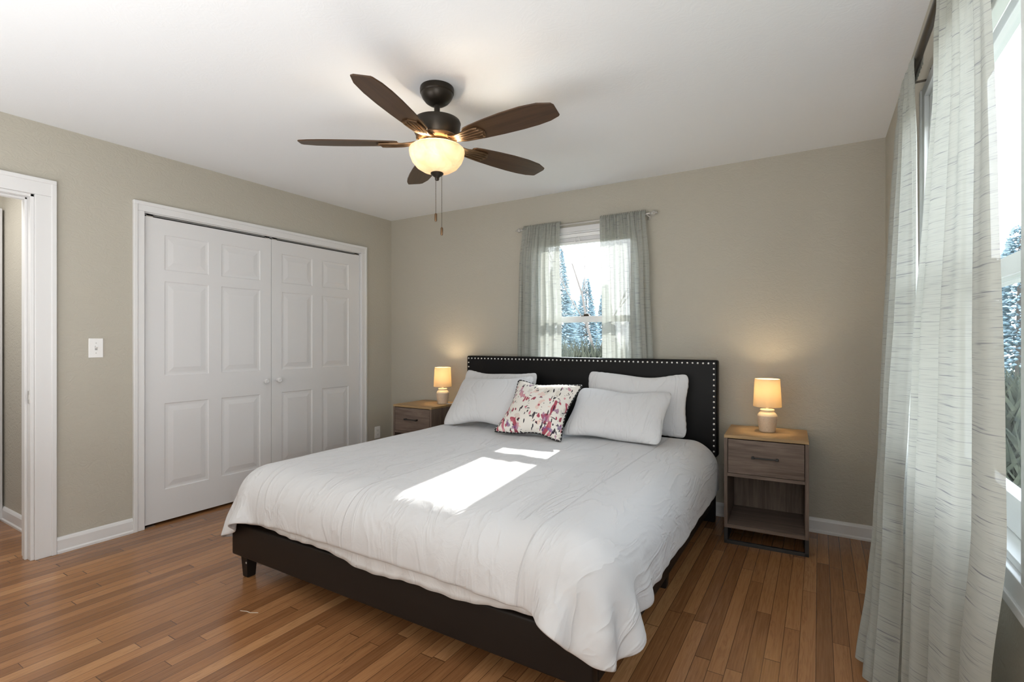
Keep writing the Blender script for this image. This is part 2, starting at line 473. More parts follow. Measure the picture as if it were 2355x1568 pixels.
# ---- moulded six-panel door leaf, facing +x at x = face
def panel_leaf(bm, face, y0, y1, z0, z1, cols, rows, th=.035):
    def hole(a, b, c, d): return any(abs(a - p[0]) < 1e-6 and abs(b - p[1]) < 1e-6 for p in cols) and any(abs(c - q[0]) < 1e-6 and abs(d - q[1]) < 1e-6 for q in rows)
    ys = sorted({y0, y1, *[v for p in cols for v in p]}); zs = sorted({z0, z1, *[v for p in rows for v in p]})
    def q(a, b, c, d, x): return [bm.verts.new((x, a, c)), bm.verts.new((x, b, c)), bm.verts.new((x, b, d)), bm.verts.new((x, a, d))]
    for a, b in zip(ys, ys[1:]):
        for c, d in zip(zs, zs[1:]):
            if not hole(a, b, c, d): bm.faces.new(q(a, b, c, d, face)); continue
            prev = q(a, b, c, d, face)
            for ins, dx in ((.004, -.004), (.012, -.005), (.022, -.005), (.050, -.0008), (.054, 0)):
                cur = q(a + ins, b - ins, c + ins, d - ins, face + dx)
                for k in range(4): bm.faces.new((prev[k], prev[(k + 1) % 4], cur[(k + 1) % 4], cur[k]))
                prev = cur
            bm.faces.new(prev)
    A = q(y0, y1, z0, z1, face); B = q(y0, y1, z0, z1, face - th)
    for k in range(4): bm.faces.new((A[k], A[(k + 1) % 4], B[(k + 1) % 4], B[k]))
    bm.faces.new(B)
    bmesh.ops.remove_doubles(bm, verts=bm.verts[:], dist=1e-5)
ROWS = [(.225, .80), (.985, 1.615), (1.69, 1.925)]
for i, (y0, y1, cols, ky) in enumerate((
        (CL0 + .010, -1.3185, [(-2.085, -1.80), (-1.71, -1.41)], -1.372),
        (-1.3145, CL1 - .010, [(-1.225, -.935), (-.835, -.545)], -1.262))):
    bm = bmesh.new(); panel_leaf(bm, -.006, y0, y1, .018, 2.028, cols, ROWS)
    d = tag(link('door_%d' % (i + 1), bm, M_door), ('left white six panel closet door', 'right white six panel closet door')[i], kind='structure')
    bm = bmesh.new()
    t = bmesh.new(); lathe(t, [(0, -.002), (.012, -.002), (.010, .008), (.010, .016), (.019, .022), (.0215, .030), (.019, .037), (.012, .040), (.010, .038), (0, .038)], 24)
    merge(bm, t, 0, Matrix.Translation((-.006, ky, .902)) @ Matrix.Rotation(PI / 2, 4, 'Y'))
    link('door_knob', bm, M_door, d, angle=40)
    bm = bmesh.new()
    for yy in (y0 + .03, y1 - .03): box(bm, -.028, -.012, yy - .02, yy + .02, 2.026, 2.046)
    link('pivot_bracket', bm, M_chrome, d)
    bm = bmesh.new(); box(bm, -.03, -.005, (y0 + .005) if i == 0 else y1 - .06, (y0 + .06) if i == 0 else y1 - .005, 0, .006); link('floor_bracket', bm, M_chrome, d)
bm = bmesh.new(); box(bm, -.05, -.012, CL0 + .006, CL1 - .006, 2.036, 2.046); box(bm, -.05, -.047, CL0 + .006, CL1 - .006, 2.02, 2.046)
tag(link('trim_3', bm, N('track_grey', (.25, .25, .25), .4, .6).m), 'grey metal track above the closet doors', kind='structure')

# hall end door (closed, grey white)
bm = bmesh.new(); box(bm, -1.04, -1.0, -3.40, -2.632, .008, 2.115, .003)
hd = tag(link('door_3', bm, M_halldoor), 'plain grey white door at the end of the hall', kind='structure')
bm = bmesh.new(); t = bmesh.new(); lathe(t, [(0, 0), (.026, 0), (.024, .012), (.012, .016), (.012, .04), (.026, .05), (.028, .065), (.02, .078), (0, .08)], 20)
merge(bm, t, 0, Matrix.Translation((-1.0, -3.33, .95)) @ Matrix.Rotation(PI / 2, 4, 'Y')); link('door_knob', bm, M_chrome, hd, angle=40)

# ------------------------------------------------------------------ windows
def window(name, to_world, u0, u1, z0, z1, label, cw=.065, top=.04):
    """local axes: u along the wall, d outwards from the room face"""
    def B(bm, a, b, d0, d1, c, d, bev=.002):
        p = [to_world(a, d0), to_world(b, d1)]
        xs = sorted((p[0][0], p[1][0])); ys = sorted((p[0][1], p[1][1]))
        box(bm, xs[0], xs[1], ys[0], ys[1], c, d, bev)
    bm = bmesh.new()       # casing and jamb liner
    B(bm, u0 - cw, u0, -.018, 0, z0, z1); B(bm, u1, u1 + cw, -.018, 0, z0, z1)
    B(bm, u0 - cw, u1 + cw, -.018, 0, z1, z1 + top); B(bm, u0 - cw, u1 + cw, -.018, 0, z0 - cw, z0)
    B(bm, u0 - cw - .001, u0 - cw + .02, -.024, 0, z0 - cw + .02, z1 + top - .001); B(bm, u1 + cw - .02, u1 + cw + .001, -.024, 0, z0 - cw + .02, z1 + top - .001)
    B(bm, u0 - cw - .001, u1 + cw + .001, -.024, 0, z0 - cw - .001, z0 - cw + .02)
    B(bm, u0, u0 + .012, -.004, .14, z0, z1); B(bm, u1 - .012, u1, -.004, .14, z0, z1)
    B(bm, u0, u1, -.004, .14, z1 - .012, z1); B(bm, u0, u1, -.004, .14, z0, z0 + .018)
    B(bm, u0 + .012, u0 + .024, .02, .032, z0, z1); B(bm, u1 - .024, u1 - .012, .02, .032, z0, z1)
    w = tag(link(name, bm, M_white), label, kind='structure')
    a, b = u0 + .014, u1 - .014
    zm = 1.392
    for nm, d0, zA, zB, bot, tp in (('upper_sash', .075, zm - .022, z1 - .014, .044, .04), ('lower_sash', .036, z0 + .02, zm + .025, .085, .048)):
        bm = bmesh.new()
        B(bm, a, a + .042, d0, d0 + .034, zA, zB); B(bm, b - .042, b, d0, d0 + .034, zA, zB)
        B(bm, a + .042, b - .042, d0, d0 + .034, zA, zA + bot); B(bm, a + .042, b - .042, d0, d0 + .034, zB - tp, zB)
        s = link(nm, bm, M_white, w)
        bm = bmesh.new(); B(bm, a + .04, b - .04, d0 + .015, d0 + .019, zA + bot - .002, zB - tp + .002, 0)
        link('glass_pane', bm, M_glass, s)
        if nm == 'lower_sash':
            c = (a + b) / 2
            bm = bmesh.new(); B(bm, c - .035, c + .035, d0 + .002, d0 + .028, zB, zB + .008); B(bm, c - .012, c + .03, d0 + .004, d0 + .024, zB + .008, zB + .02)
            link('sash_lock', bm, M_rod, s)
    return w
window('window_1', lambda u, d: (u, d), WB[0], WB[1], WB[2], WB[3], 'double hung window above the headboard')
window('window_2', lambda u, d: (W + d, u), WR[0], WR[1], WR[2], WR[3], 'double hung window on the right wall')

def blind(loc_fn, u0, u1, zt, zb, label, cord=None, sticker=None):
    def B(bm, a, b, d0, d1, c, d, bev=.001):
        p = [loc_fn(a, d0), loc_fn(b, d1)]; xs = sorted((p[0][0], p[1][0])); ys = sorted((p[0][1], p[1][1]))
        box(bm, xs[0], xs[1], ys[0], ys[1], c, d, bev)
    c0 = loc_fn((u0 + u1) / 2, .015)
    e = empty('window_blind', (c0[0], c0[1], zt), 0, label, 'window blind')
    def add(n, bm, m):
        o = link(n, bm, m, e); o.matrix_parent_inverse = e.matrix_basis.inverted(); return o
    bm = bmesh.new(); B(bm, u0, u1, .002, .03, zt - .028, zt); add('head_rail', bm, M_plastic)
    bm = bmesh.new(); n = 12
    for k in range(n):
        z = zt - .030 - (zt - .030 - zb - .024) * (k + 1) / n
        B(bm, u0 + .003, u1 - .003, .003, .029, z, z + .0026, 0)
    s = add('slat_stack', bm, M_blind)
    bm = bmesh.new(); B(bm, u0, u1, .002, .03, zb, zb + .022, .003); add('bottom_rail', bm, M_plastic)
    if cord:
        bm = bmesh.new(); cx = cord
        pts = []
        for k in range(41):
            a = k / 40 * 4 * PI
            p = loc_fn(cx + (.018 + .006 * math.sin(a / 4)) * math.cos(a), -.006 + .002 * math.cos(a * 1.5))
            pts.append((p[0], p[1], zt - .055 + .030 * math.sin(a) * (.7 + .3 * math.cos(a / 3))))
        tube(bm, pts, .0022, 6); add('lift_cord', bm, M_plastic)
    if sticker:
        bm = bmesh.new(); B(bm, sticker - .02, sticker + .02, -.001, .003, zb + .003, zb + .019, 0); add('warning_sticker', bm, M_red)
    return e
blind(lambda u, d: (u, d), WB[0] + .016, WB[1] - .016, 2.086, 2.003, 'white blind raised to the top of the window above the headboard', cord=2.06)
blind(lambda u, d: (W + d, u), WR[0] + .016, WR[1] - .016, 2.086, 1.985, 'white blind with red sticker raised in the right wall window', sticker=-1.62)

# ------------------------------------------------------------------ wall plates
def plate(name, label, cat, pos, kind, normal):
    e = empty(name, pos, 0, label, cat)
    if normal == 'y': e.rotation_euler = (0, 0, -PI / 2)
    bm = bmesh.new(); box(bm, -.001, .006, -.036, .036, -.058, .058, .003); link('cover_plate', bm, M_plastic, e)
    if kind == 'switch':
        bm = bmesh.new(); box(bm, .005, .0075, -.006, .006, -.013, .013, .0006); link('toggle_slot', bm, N('slot_grey', (.42, .42, .42), .5).m, e)
        bm = bmesh.new(); t = bmesh.new(); box(t, 0, .016, -.004, .004, -.005, .005, .001); merge(bm, t, 0, Matrix.Translation((.005, 0, .002)) @ Matrix.Rotation(-.5, 4, 'Y')); link('toggle', bm, M_plastic, e)
        for z in (.03, -.03):
            bm = bmesh.new(); t = bmesh.new(); lathe(t, [(0, 0), (.003, 0), (.0028, .001), (0, .0014)], 10); merge(bm, t, 0, Matrix.Translation((.006, 0, z)) @ Matrix.Rotation(PI / 2, 4, 'Y')); link('screw', bm, M_chrome, e)
    else:
        for z in (.02, -.02):
            bm = bmesh.new(); box(bm, .005, .0085, -.0165, .0165, z - .014, z + .014, .003); s = link('socket', bm, M_plastic, e)
            bm = bmesh.new(); box(bm, .008, .0089, -.008, -.006, z - .002, z + .007); box(bm, .008, .0089, .006, .008, z - .002, z + .006); box(bm, .008, .0089, -.002, .002, z - .010, z - .006)
            link('socket_slots', bm, M_dark, s)
    return e
plate('light_switch', 'white light switch on the wall left of the closet', 'light switch', (0, -2.4635, 1.174), 'switch', 'x')
plate('power_outlet', 'white outlet on the left wall beside the closet casing', 'outlet', (0, -.193, .315), 'outlet', 'x')
plate('power_outlet', 'white outlet on the back wall left of the far nightstand', 'outlet', (.40, 0, .33), 'outlet', 'y')

# ------------------------------------------------------------------ ceiling fan
FX, FY = 2.148, -1.859
fan = empty('ceiling_fan', (FX, FY, H), 0, 'dark bronze five blade ceiling fan with a lit glass bowl', 'ceiling fan')
def fpart(n, bm, m, p=None, **k): return link(n, bm, m, p or fan, **k)
bm = bmesh.new(); lathe(bm, [(0, 0), (.080, 0), (.082, -.008), (.081, -.026), (.077, -.031), (.077, -.036), (.070, -.050), (.056, -.068), (.040, -.079), (.022, -.084), (0, -.085)], 48)
fpart('canopy', bm, M_bronze, angle=35)
bm = bmesh.new(); lathe(bm, [(0, -.08), (.014, -.08), (.014, -.142), (.022, -.145), (.022, -.153), (0, -.153)], 24); fpart('downrod', bm, M_bronze, angle=35)
bm = bmesh.new(); lathe(bm, [(0, -.146), (.03, -.147), (.088, -.153), (.111, -.161), (.115, -.171), (.113, -.182), (.109, -.218), (.098, -.240), (0, -.242)], 56)
mo = fpart('motor_housing', bm, M_bronze, angle=35)
bm = bmesh.new(); lathe(bm, [(.06, -.237), (.099, -.237), (.101, -.243), (.098, -.249), (.090, -.262), (.080, -.268), (.06, -.269)], 56, cap=False)
fpart('accent_ring', bm, M_bronzelight, mo, angle=35)
for k in range(10):
    a = 2 * PI * k / 10 + .2
    bm = bmesh.new(); t = bmesh.new(); lathe(t, [(0, -.002), (.006, -.002), (.006, .002), (.004, .004), (0, .0045)], 12)
    merge(bm, t, 0, Matrix.Rotation(a, 4, 'Z') @ Matrix.Translation((.0945, 0, -.2555)) @ Matrix.Rotation(PI / 2 + .5, 4, 'Y')); fpart('ring_screw', bm, M_bronzelight, mo, smooth=True)
bm = bmesh.new(); lathe(bm, [(0, -.262), (.058, -.262), (.060, -.276), (.066, -.280), (.095, -.284), (.098, -.292), (.0, -.292)], 48); fpart('light_fitter', bm, M_bronzelight, angle=35)
BA0 = math.radians(284.5)
for k in range(5):
    a = BA0 + k * 2 * PI / 5
    R = Matrix.Rotation(a, 4, 'Z')
    # blade outline (r, w) with an asymmetric clipped tip
    out = [(.185, .040), (.20, .050), (.26, .057), (.36, .066), (.46, .0715), (.54, .0715), (.60, .066), (.645, .054), (.652, .048), (.662, -.020), (.655, -.036), (.60, -.060), (.52, -.069), (.42, -.070), (.32, -.064), (.24, -.056), (.20, -.050), (.185, -.040)]
    bm = bmesh.new(); top = [bm.verts.new((r, w, .003)) for r, w in out]; bot = [bm.verts.new((r, w, -.003)) for r, w in out]
    n = len(out)
    bm.faces.new(top); bm.faces.new(bot)
    for i in range(n): bm.faces.new((top[i], top[(i + 1) % n], bot[(i + 1) % n], bot[i]))
    bmesh.ops.bevel(bm, geom=[e for e in bm.edges if abs(e.verts[0].co.z - e.verts[1].co.z) < 1e-6], offset=.0012, segments=1, affect='EDGES')
    b = link('blade', bm, M_blade, fan)
    b.matrix_local = R @ Matrix.Translation((0, 0, -.268)) @ Matrix.Rotation(math.radians(-11), 4, 'X')
    # blade iron: arm dropping from the motor, flared ribbed plate under the blade
    bm = bmesh.new()
    NS = 14
    for rib in range(5):
        o0 = (rib - 2) * .0095; o1 = (rib - 2) * .0205
        pts = []
        for s in range(NS + 1):
            t = s / NS
            r = .070 + .215 * t
            zz = .020 * (1 - min(1, t / .5)) ** 1.6 - .0085
            w = o0 + (o1 - o0) * max(0, (t - .25) / .75) ** .8
            if t > .8: w *= 1 - .35 * ((t - .8) / .2) ** 2 * (abs(rib - 2) / 2)
            pts.append((r - (abs(rib - 2) * .012 if s == NS else 0), w, zz))
        tube(bm, pts, [.0058] * NS + [.004], 8)
    t = bmesh.new(); vs = [t.verts.new(p) for p in ((.15, -.028, -.004), (.20, -.040, -.004), (.275, -.036, -.004), (.292, 0, -.004), (.275, .036, -.004), (.20, .040, -.004), (.15, .028, -.004))]
    f = t.faces.new(vs); ex = bmesh.ops.extrude_face_region(t, geom=[f])
    for v in ex['geom']:
        if isinstance(v, bmesh.types.BMVert): v.co.z -= .005
    merge(bm, t)
    link('blade_iron', bm, M_bronzelight, b, angle=45)
bowl_prof = [(.100, -.292), (.126, -.293), (.132, -.298), (.1335, -.310), (.130, -.330), (.119, -.357), (.099, -.382), (.070, -.400), (.035, -.409), (.0, -.411)]
inner = [(max(r - .004, 0), z + .004) for r, z in bowl_prof[::-1]]
bm = bmesh.new(); lathe(bm, bowl_prof[1:] + inner[:-1], 64, cap=False)
fpart('glass_bowl', bm, M_bowl, smooth=True)
bm = bmesh.new(); lathe(bm, [(0, -.405), (.024, -.407), (.031, -.411), (.031, -.416), (.022, -.424), (.013, -.430), (.010, -.436), (.011, -.440), (.008, -.446), (0, -.447)], 32); fpart('finial', bm, M_bronze, angle=40)
rod = bmesh.new(); tube(rod, [(0, 0, -.285), (0, 0, -.41)], .005, 8); fpart('centre_rod', rod, M_bronze)
for (dx, dy, zb, zs) in ((-.006, -.002, -.605, -.44), (.018, .014, -.672, -.41)):
    bm = bmesh.new(); z = zs
    tube(bm, [(dx, dy, zs), (dx, dy, zb)], .0011, 6)
    while z > zb:
        t = bmesh.new(); bmesh.ops.create_uvsphere(t, u_segments=6, v_segments=4, radius=.0019); merge(bm, t, 0, Matrix.Translation((dx, dy, z))); z -= .0075
    c = fpart('pull_chain', bm, M_rod)
    bm = bmesh.new(); lathe(bm, [(0, 0), (.003, 0), (.0065, -.006), (.0065, -.034), (.005, -.039), (0, -.040)], 14, dx, dy, zb); fpart('chain_fob', bm, M_bronzelight, c, angle=40)
for k in range(3):
    a = k * 2 * PI / 3 + .9
    p = Vector((.060 * math.cos(a), .060 * math.sin(a), -.335))
    bm = bmesh.new(); t = bmesh.new(); bmesh.ops.create_uvsphere(t, u_segments=16, v_segments=10, radius=.018); merge(bm, t, 0, Matrix.Translation(p) @ Matrix.Scale(1.3, 4, (0, 0, 1)))
    fpart('bulb', bm, M_bulb, smooth=True)
    L = light('fan_bulb_light', 'POINT', (FX + p.x * 1.35, FY + p.y * 1.35, H + p.z + .032), 5.0, (1, .88, .72), shadow_soft_size=.025)

# ------------------------------------------------------------------ bed
bed = empty('bed', (2.135, -1.2, 0), 0, 'king bed with black studded headboard and dark low platform rails', 'bed')
def bpart(n, bm, m, p=None, **k):
    o = link(n, bm, m, p or bed, **k)
    if p is None: o.matrix_parent_inverse = Matrix.Translation((-2.135, 1.2, 0))
    return o
BX0, BX1, BYF = 1.135, 3.125, -2.283
HX0, HX1 = 1.083, 3.150
HZ0, HZ1 = .44, 1.088
bm = bmesh.new(); box(bm, HX0, HX1, -.178, -.100, HZ0, HZ1, .014, 4); hb = bpart('headboard', bm, M_leather, angle=40)
# headboard feet
for x in (HX0 + .02, HX1 - .11):
    bm = bmesh.new(); box(bm, x, x + .09, -.165, -.11, 0, HZ0 + .02, .004); bpart('headboard_post', bm, M_leather)
nb = bmesh.new(); t = bmesh.new(); lathe(t, [(.0072, 0), (.007, .0018), (.0053, .0038), (.0024, .005), (0, .0053)], 10, cap=False); merge(nb, t, 0, Matrix.Rotation(PI / 2, 4, 'X'))
nail0 = None
def nail(x, z):
    global nail0
    if nail0 is None:
        nail0 = link('nailhead', nb, M_nail, hb, smooth=True); o = nail0
    else:
        o = nail0.copy(); COL.objects.link(o); o.parent = hb
    o.location = (x, -.178, z)
ntop = 60
for k in range(ntop): nail(HX0 + .022 + (HX1 - HX0 - .044) * k / (ntop - 1), HZ1 - .022)
for k in range(1, 17):
    z = HZ1 - .022 - k * .0368
    nail(HX1 - .022, z); nail(HX0 + .022, z)
for k in range(1, 4): nail(HX1 - .022 - k * .036, HZ1 - .022 - 16 * .0368)
# rails
bm = bmesh.new(); box(bm, BX0, BX1, BYF, BYF + .05, .117, .285, .010, 3); bpart('foot_rail', bm, M_leatherbrown, angle=40)
for x in (BX0, BX1 - .05):
    bm = bmesh.new(); box(bm, x, x + .05, BYF + .052, -.180, .117, .285, .008, 3); bpart('side_rail', bm, M_leatherbrown, angle=40)
bm = bmesh.new()
for k in range(14):
    y = -2.12 + k * .145; box(bm, BX0 + .052, BX1 - .052, y, y + .07, .255, .275)
bpart('slats', bm, M_nsx)
bm = bmesh.new(); box(bm, 2.1, 2.16, BYF + .052, -.18, .165, .254); bpart('centre_beam', bm, M_leatherbrown)
def leg(x, y):
    bm = bmesh.new(); w0, w1 = .030, .022
    q = [[bm.verts.new((x + sx * w, y + sy * w, z)) for sx, sy in ((-1, -1), (1, -1), (1, 1), (-1, 1))] for w, z in ((w1, 0), (w0, .13))]
    for k in range(4): bm.faces.new((q[0][k], q[0][(k + 1) % 4], q[1][(k + 1) % 4], q[1][k]))
    bm.faces.new(q[0]); bm.faces.new(q[1])
    bmesh.ops.bevel(bm, geom=bm.edges[:], offset=.003, segments=2, affect='EDGES')
    return bpart('leg', bm, M_leatherbrown)
l0 = leg(BX0 + .065, BYF + .055)
bm = bmesh.new(); t = bmesh.new(); lathe(t, [(0, 0), (.0055, 0), (.005, .0015), (0, .002)], 14); merge(bm, t, 0, Matrix.Translation((BX0 + .082, BYF + .0285, .078)) @ Matrix.Rotation(PI / 2, 4, 'X')); o = link('bolt', bm, M_nail, l0)
for x, y in ((BX1 - .06, BYF + .055), (BX0 + .065, -1.23), (BX1 - .06, -1.23), (2.13, -1.2)): leg(x, y)

bm = bmesh.new(); box(bm, BX0 + .032, BX1 - .030, -2.262, -.19, .288, .538, .095, 7)
tag(link('mattress', bm, M_sheet, smooth=True), 'thick white mattress on the dark bed frame under the duvet', 'mattress')

def drape(NX, NY, x0, x1, y0, y1, corner, steps, iters, seed):
    """a sheet falls over the mattress: position based cloth on a grid with a rounded box under it"""
    rng = np.random.default_rng(seed)
    U, V = np.meshgrid(np.linspace(0, 1, NX), np.linspace(0, 1, NY))
    X = x0 + (x1 - x0) * U; Y = y0 + (y1 - y0) * V
    # round the two foot corners of the sheet
    for cx, sgn, rad in ((x0, 1, corner[0]), (x1, -1, corner[1])):
        a = np.clip(1 - (X - cx) * sgn / rad, 0, 1); b = np.clip(1 - (Y - y0) / rad, 0, 1)
        rr = np.hypot(a, b); mx = np.maximum(a, b)
        k = np.where(rr > 1e-6, mx / np.maximum(rr, 1e-6), 1)
        X = X + sgn * rad * (a - a * k) * 1.0; Y = Y + rad * (b - b * k) * 1.0
    rest_uv = np.stack([X, Y], -1)
    P = np.stack([X, Y, np.full_like(X, .575)], -1)
    def ripple(n, k, amp):
        z = np.zeros_like(X)
        for _ in range(n):
            a = rng.uniform(0, PI * 2); f = k * rng.uniform(.6, 1.5)
            z += np.sin(X * np.cos(a) * f + Y * np.sin(a) * f + rng.uniform(0, 6.28))
        return amp * z / np.sqrt(n)
    P[..., 2] += ripple(8, 6, .006) + ripple(10, 18, .004)
    grow = 1.008
    cons = []
    for di, dj, k in ((1, 0, 1.), (0, 1, 1.), (1, 1, .45), (1, -1, .45), (2, 0, .14), (0, 2, .14), (4, 0, .06), (0, 4, .06)):
        a = (slice(max(0, -dj), NY - max(0, dj)), slice(0, NX - di)); b = (slice(max(0, dj), NY - max(0, -dj)), slice(di, NX))
        cons.append((a, b, np.linalg.norm(rest_uv[b] - rest_uv[a], axis=-1, keepdims=True) * grow, .5 * k * .55, di + abs(dj) > 2 or di == 2 or dj == 2))
    solids = []
    for bx, r in (((1.125, 3.165, -2.300, .4, -.5, .552), .16), ((1.128, 3.165, -2.302, .4, -.5, .29), .02)):
        c = np.array([(bx[0] + bx[1]) / 2, (bx[2] + bx[3]) / 2, (bx[4] + bx[5]) / 2]); solids.append((c, np.array([(bx[1] - bx[0]) / 2, (bx[3] - bx[2]) / 2, (bx[5] - bx[4]) / 2]) - r, r))
    v = np.zeros_like(P); dt = 1 / 100
    for step in range(steps):
        Q = P.copy(); v[..., 2] -= 9.8 * dt; v *= .985 if step < steps * .7 else .94
        P = P + v * dt
        for it in range(iters):
            for a, b, L, k, only in cons:
                d = P[b] - P[a]; l = np.sqrt((d * d).sum(-1, keepdims=True)); e = (l - L) / np.maximum(l, 1e-9)
                if only: e = np.minimum(e, 0)
                d *= e * k; P[a] += d; P[b] -= d
            if it % 2 == 0 and it < iters - 1: continue
            for c, h, r in solids:
                q = P - c; s = np.sign(q); a = np.abs(q) - h; m = np.maximum(a, 0); L = np.sqrt((m * m).sum(-1))
                dd = L + np.minimum(a.max(-1), 0) - r - .012; hit = dd < 0
                nin = np.zeros_like(P); np.put_along_axis(nin, a.argmax(-1)[..., None], 1., -1)
                n = np.where((L > 1e-9)[..., None], m / np.maximum(L, 1e-9)[..., None], nin) * s
                P += n * np.where(hit, -dd, 0)[..., None]
                vv = P - Q; P -= np.where(hit[..., None], (vv - (vv * n).sum(-1, keepdims=True) * n) * .35, 0)
            P[..., 2] = np.maximum(P[..., 2], .012)
        v = (P - Q) / dt; sp = np.linalg.norm(v, axis=-1, keepdims=True); v *= np.minimum(1, 2.5 / np.maximum(sp, 1e-9))
    return P, rest_uv

def inflate(w, h, nx, ny, press, seed, kc, bow, steps=140):
    """two sheets sewn at the rim and blown up"""
    rng = np.random.default_rng(seed)
    U, V = np.meshgrid(np.linspace(-1, 1, nx), np.linspace(-1, 1, ny))
    k = kc * U ** 6 * V ** 6
    base = np.stack([U * w / 2 * (1 + bow * (1 - V ** 4) - k), V * h / 2 * (1 + bow * 1.25 * (1 - U ** 4) - k * 1.3), np.zeros_like(U)], -1)
    A = np.stack([base, base]); inn = (1 - U ** 2) * (1 - V ** 2)
    A[0, ..., 2] += inn * .03; A[1, ..., 2] -= inn * .03
    A[..., 2] += rng.normal(0, .0012, A.shape[:3]) * inn
    rest = base
    cons = []
    for di, dj, k in ((1, 0, 1.), (0, 1, 1.), (1, 1, .4), (1, -1, .4), (2, 0, .12), (0, 2, .12)):
        a = (slice(None), slice(max(0, -dj), ny - max(0, dj)), slice(0, nx - di)); b = (slice(None), slice(max(0, dj), ny - max(0, -dj)), slice(di, nx))
        cons.append((a, b, np.linalg.norm(rest[b[1:]] - rest[a[1:]], axis=-1, keepdims=True)[None], .5 * k * .55, di == 2 or dj == 2))
    v = np.zeros_like(A); rim = np.zeros((ny, nx), bool); rim[0] = rim[-1] = True; rim[:, 0] = rim[:, -1] = True
    dt = 1 / 60
    for step in range(steps):
        Q = A.copy()
        du = np.gradient(A, axis=2); dv = np.gradient(A, axis=1); n = np.cross(du, dv); n /= np.maximum(np.linalg.norm(n, axis=-1, keepdims=True), 1e-9)
        n[1] *= -1
        v += n * press * dt; v *= .93; A = A + v * dt
        for it in range(14):
            for a, b, L, k, only in cons:
                d = A[b] - A[a]; l = np.sqrt((d * d).sum(-1, keepdims=True)); e = (l - L) / np.maximum(l, 1e-9)
                if only: e = np.minimum(e, 0)
                d *= e * k; A[a] += d; A[b] -= d
            A[:, rim] = A[:, rim].mean(0, keepdims=True)
        v = (A - Q) / dt
    return A

DUV, rest_uv = drape(104, 84, 1.125 - .25, 3.165 + .19, -2.30 - .135, -.33, (.40, .29), 280, 10, 4)
# soft hanging folds on the sides and long pulled ridges on the top
for j in range(DUV.shape[0]):
    for i in range(DUV.shape[1]):
        x, y, z = DUV[j, i]; u, v = rest_uv[j, i]
        hang = min(1, max(0, (.53 - z) / .2))
        f = noise.noise((u * 6.5 + .5 * v, v * 1.2, 3)) * .6 + noise.noise((u * 13 + v * 2, v * 2.5, 9)) * .3
        g = noise.noise((u * 1.3, v * 6.5 + u, 5)) * .6 + noise.noise((u * 2, v * 14, 1)) * .25
        front = min(1, max(0, (-2.16 - y) / .1)); side = min(1, max(0, (abs(x - 2.145) - .93) / .08)) * (1 - front)
        DUV[j, i, 1] -= .030 * f * front * hang; DUV[j, i, 0] += .016 * g * side * hang * (1 if x > 2 else -1)
        DUV[j, i, 2] += (1 - hang) * (.0055 * noise.noise((u * 5 + v * 1.5, v * 1.1, 2)) + .004 * noise.noise((u * 11 + v * 2, v * 2, 6)))
bm = bmesh.new(); grid_mesh(bm, DUV, rest_uv)
duvet = tag(link('duvet', bm, M_duvet, smooth=True), 'rumpled white duvet spread over the king bed with hanging corners', 'duvet')
so = duvet.modifiers.new('thickness', 'SOLIDIFY'); so.thickness = .010; so.offset = 1
sb = duvet.modifiers.new('smooth', 'SUBSURF'); sb.levels = 1; sb.render_levels = 1

# flat sheet peeking out below the duvet at the foot
bm = bmesh.new(); nx, nz = 150, 12
P = np.zeros((nz, nx, 3)); UVa = np.zeros((nz, nx, 2))
for i in range(nx):
    u = i / (nx - 1); x = 1.26 + (2.985 - 1.26) * u
    hem = .300 + .016 * math.sin(x * 4.4 + 1) + .007 * math.sin(x * 13 + 2) - .014 * u
    for j in range(nz):
        t = j / (nz - 1); z = .47 + (hem - .47) * t
        y = -2.292 - .010 * math.sin(PI * min(1, t * 1.1)) + .006 * noise.noise((x * 7, z * 4, 2)) * t - .010 * t * t + .003 * math.sin(x * 60 + 5 * noise.noise((x * 3, 0, 0))) * t
        P[j, i] = (x, y, z); UVa[j, i] = (x, z)
grid_mesh(bm, P, UVa)
sh = tag(link('bed_sheet', bm, M_sheet, smooth=True), 'white flat sheet edge showing below the duvet hem at the bed foot', 'sheet')
so = sh.modifiers.new('thickness', 'SOLIDIFY'); so.thickness = .003

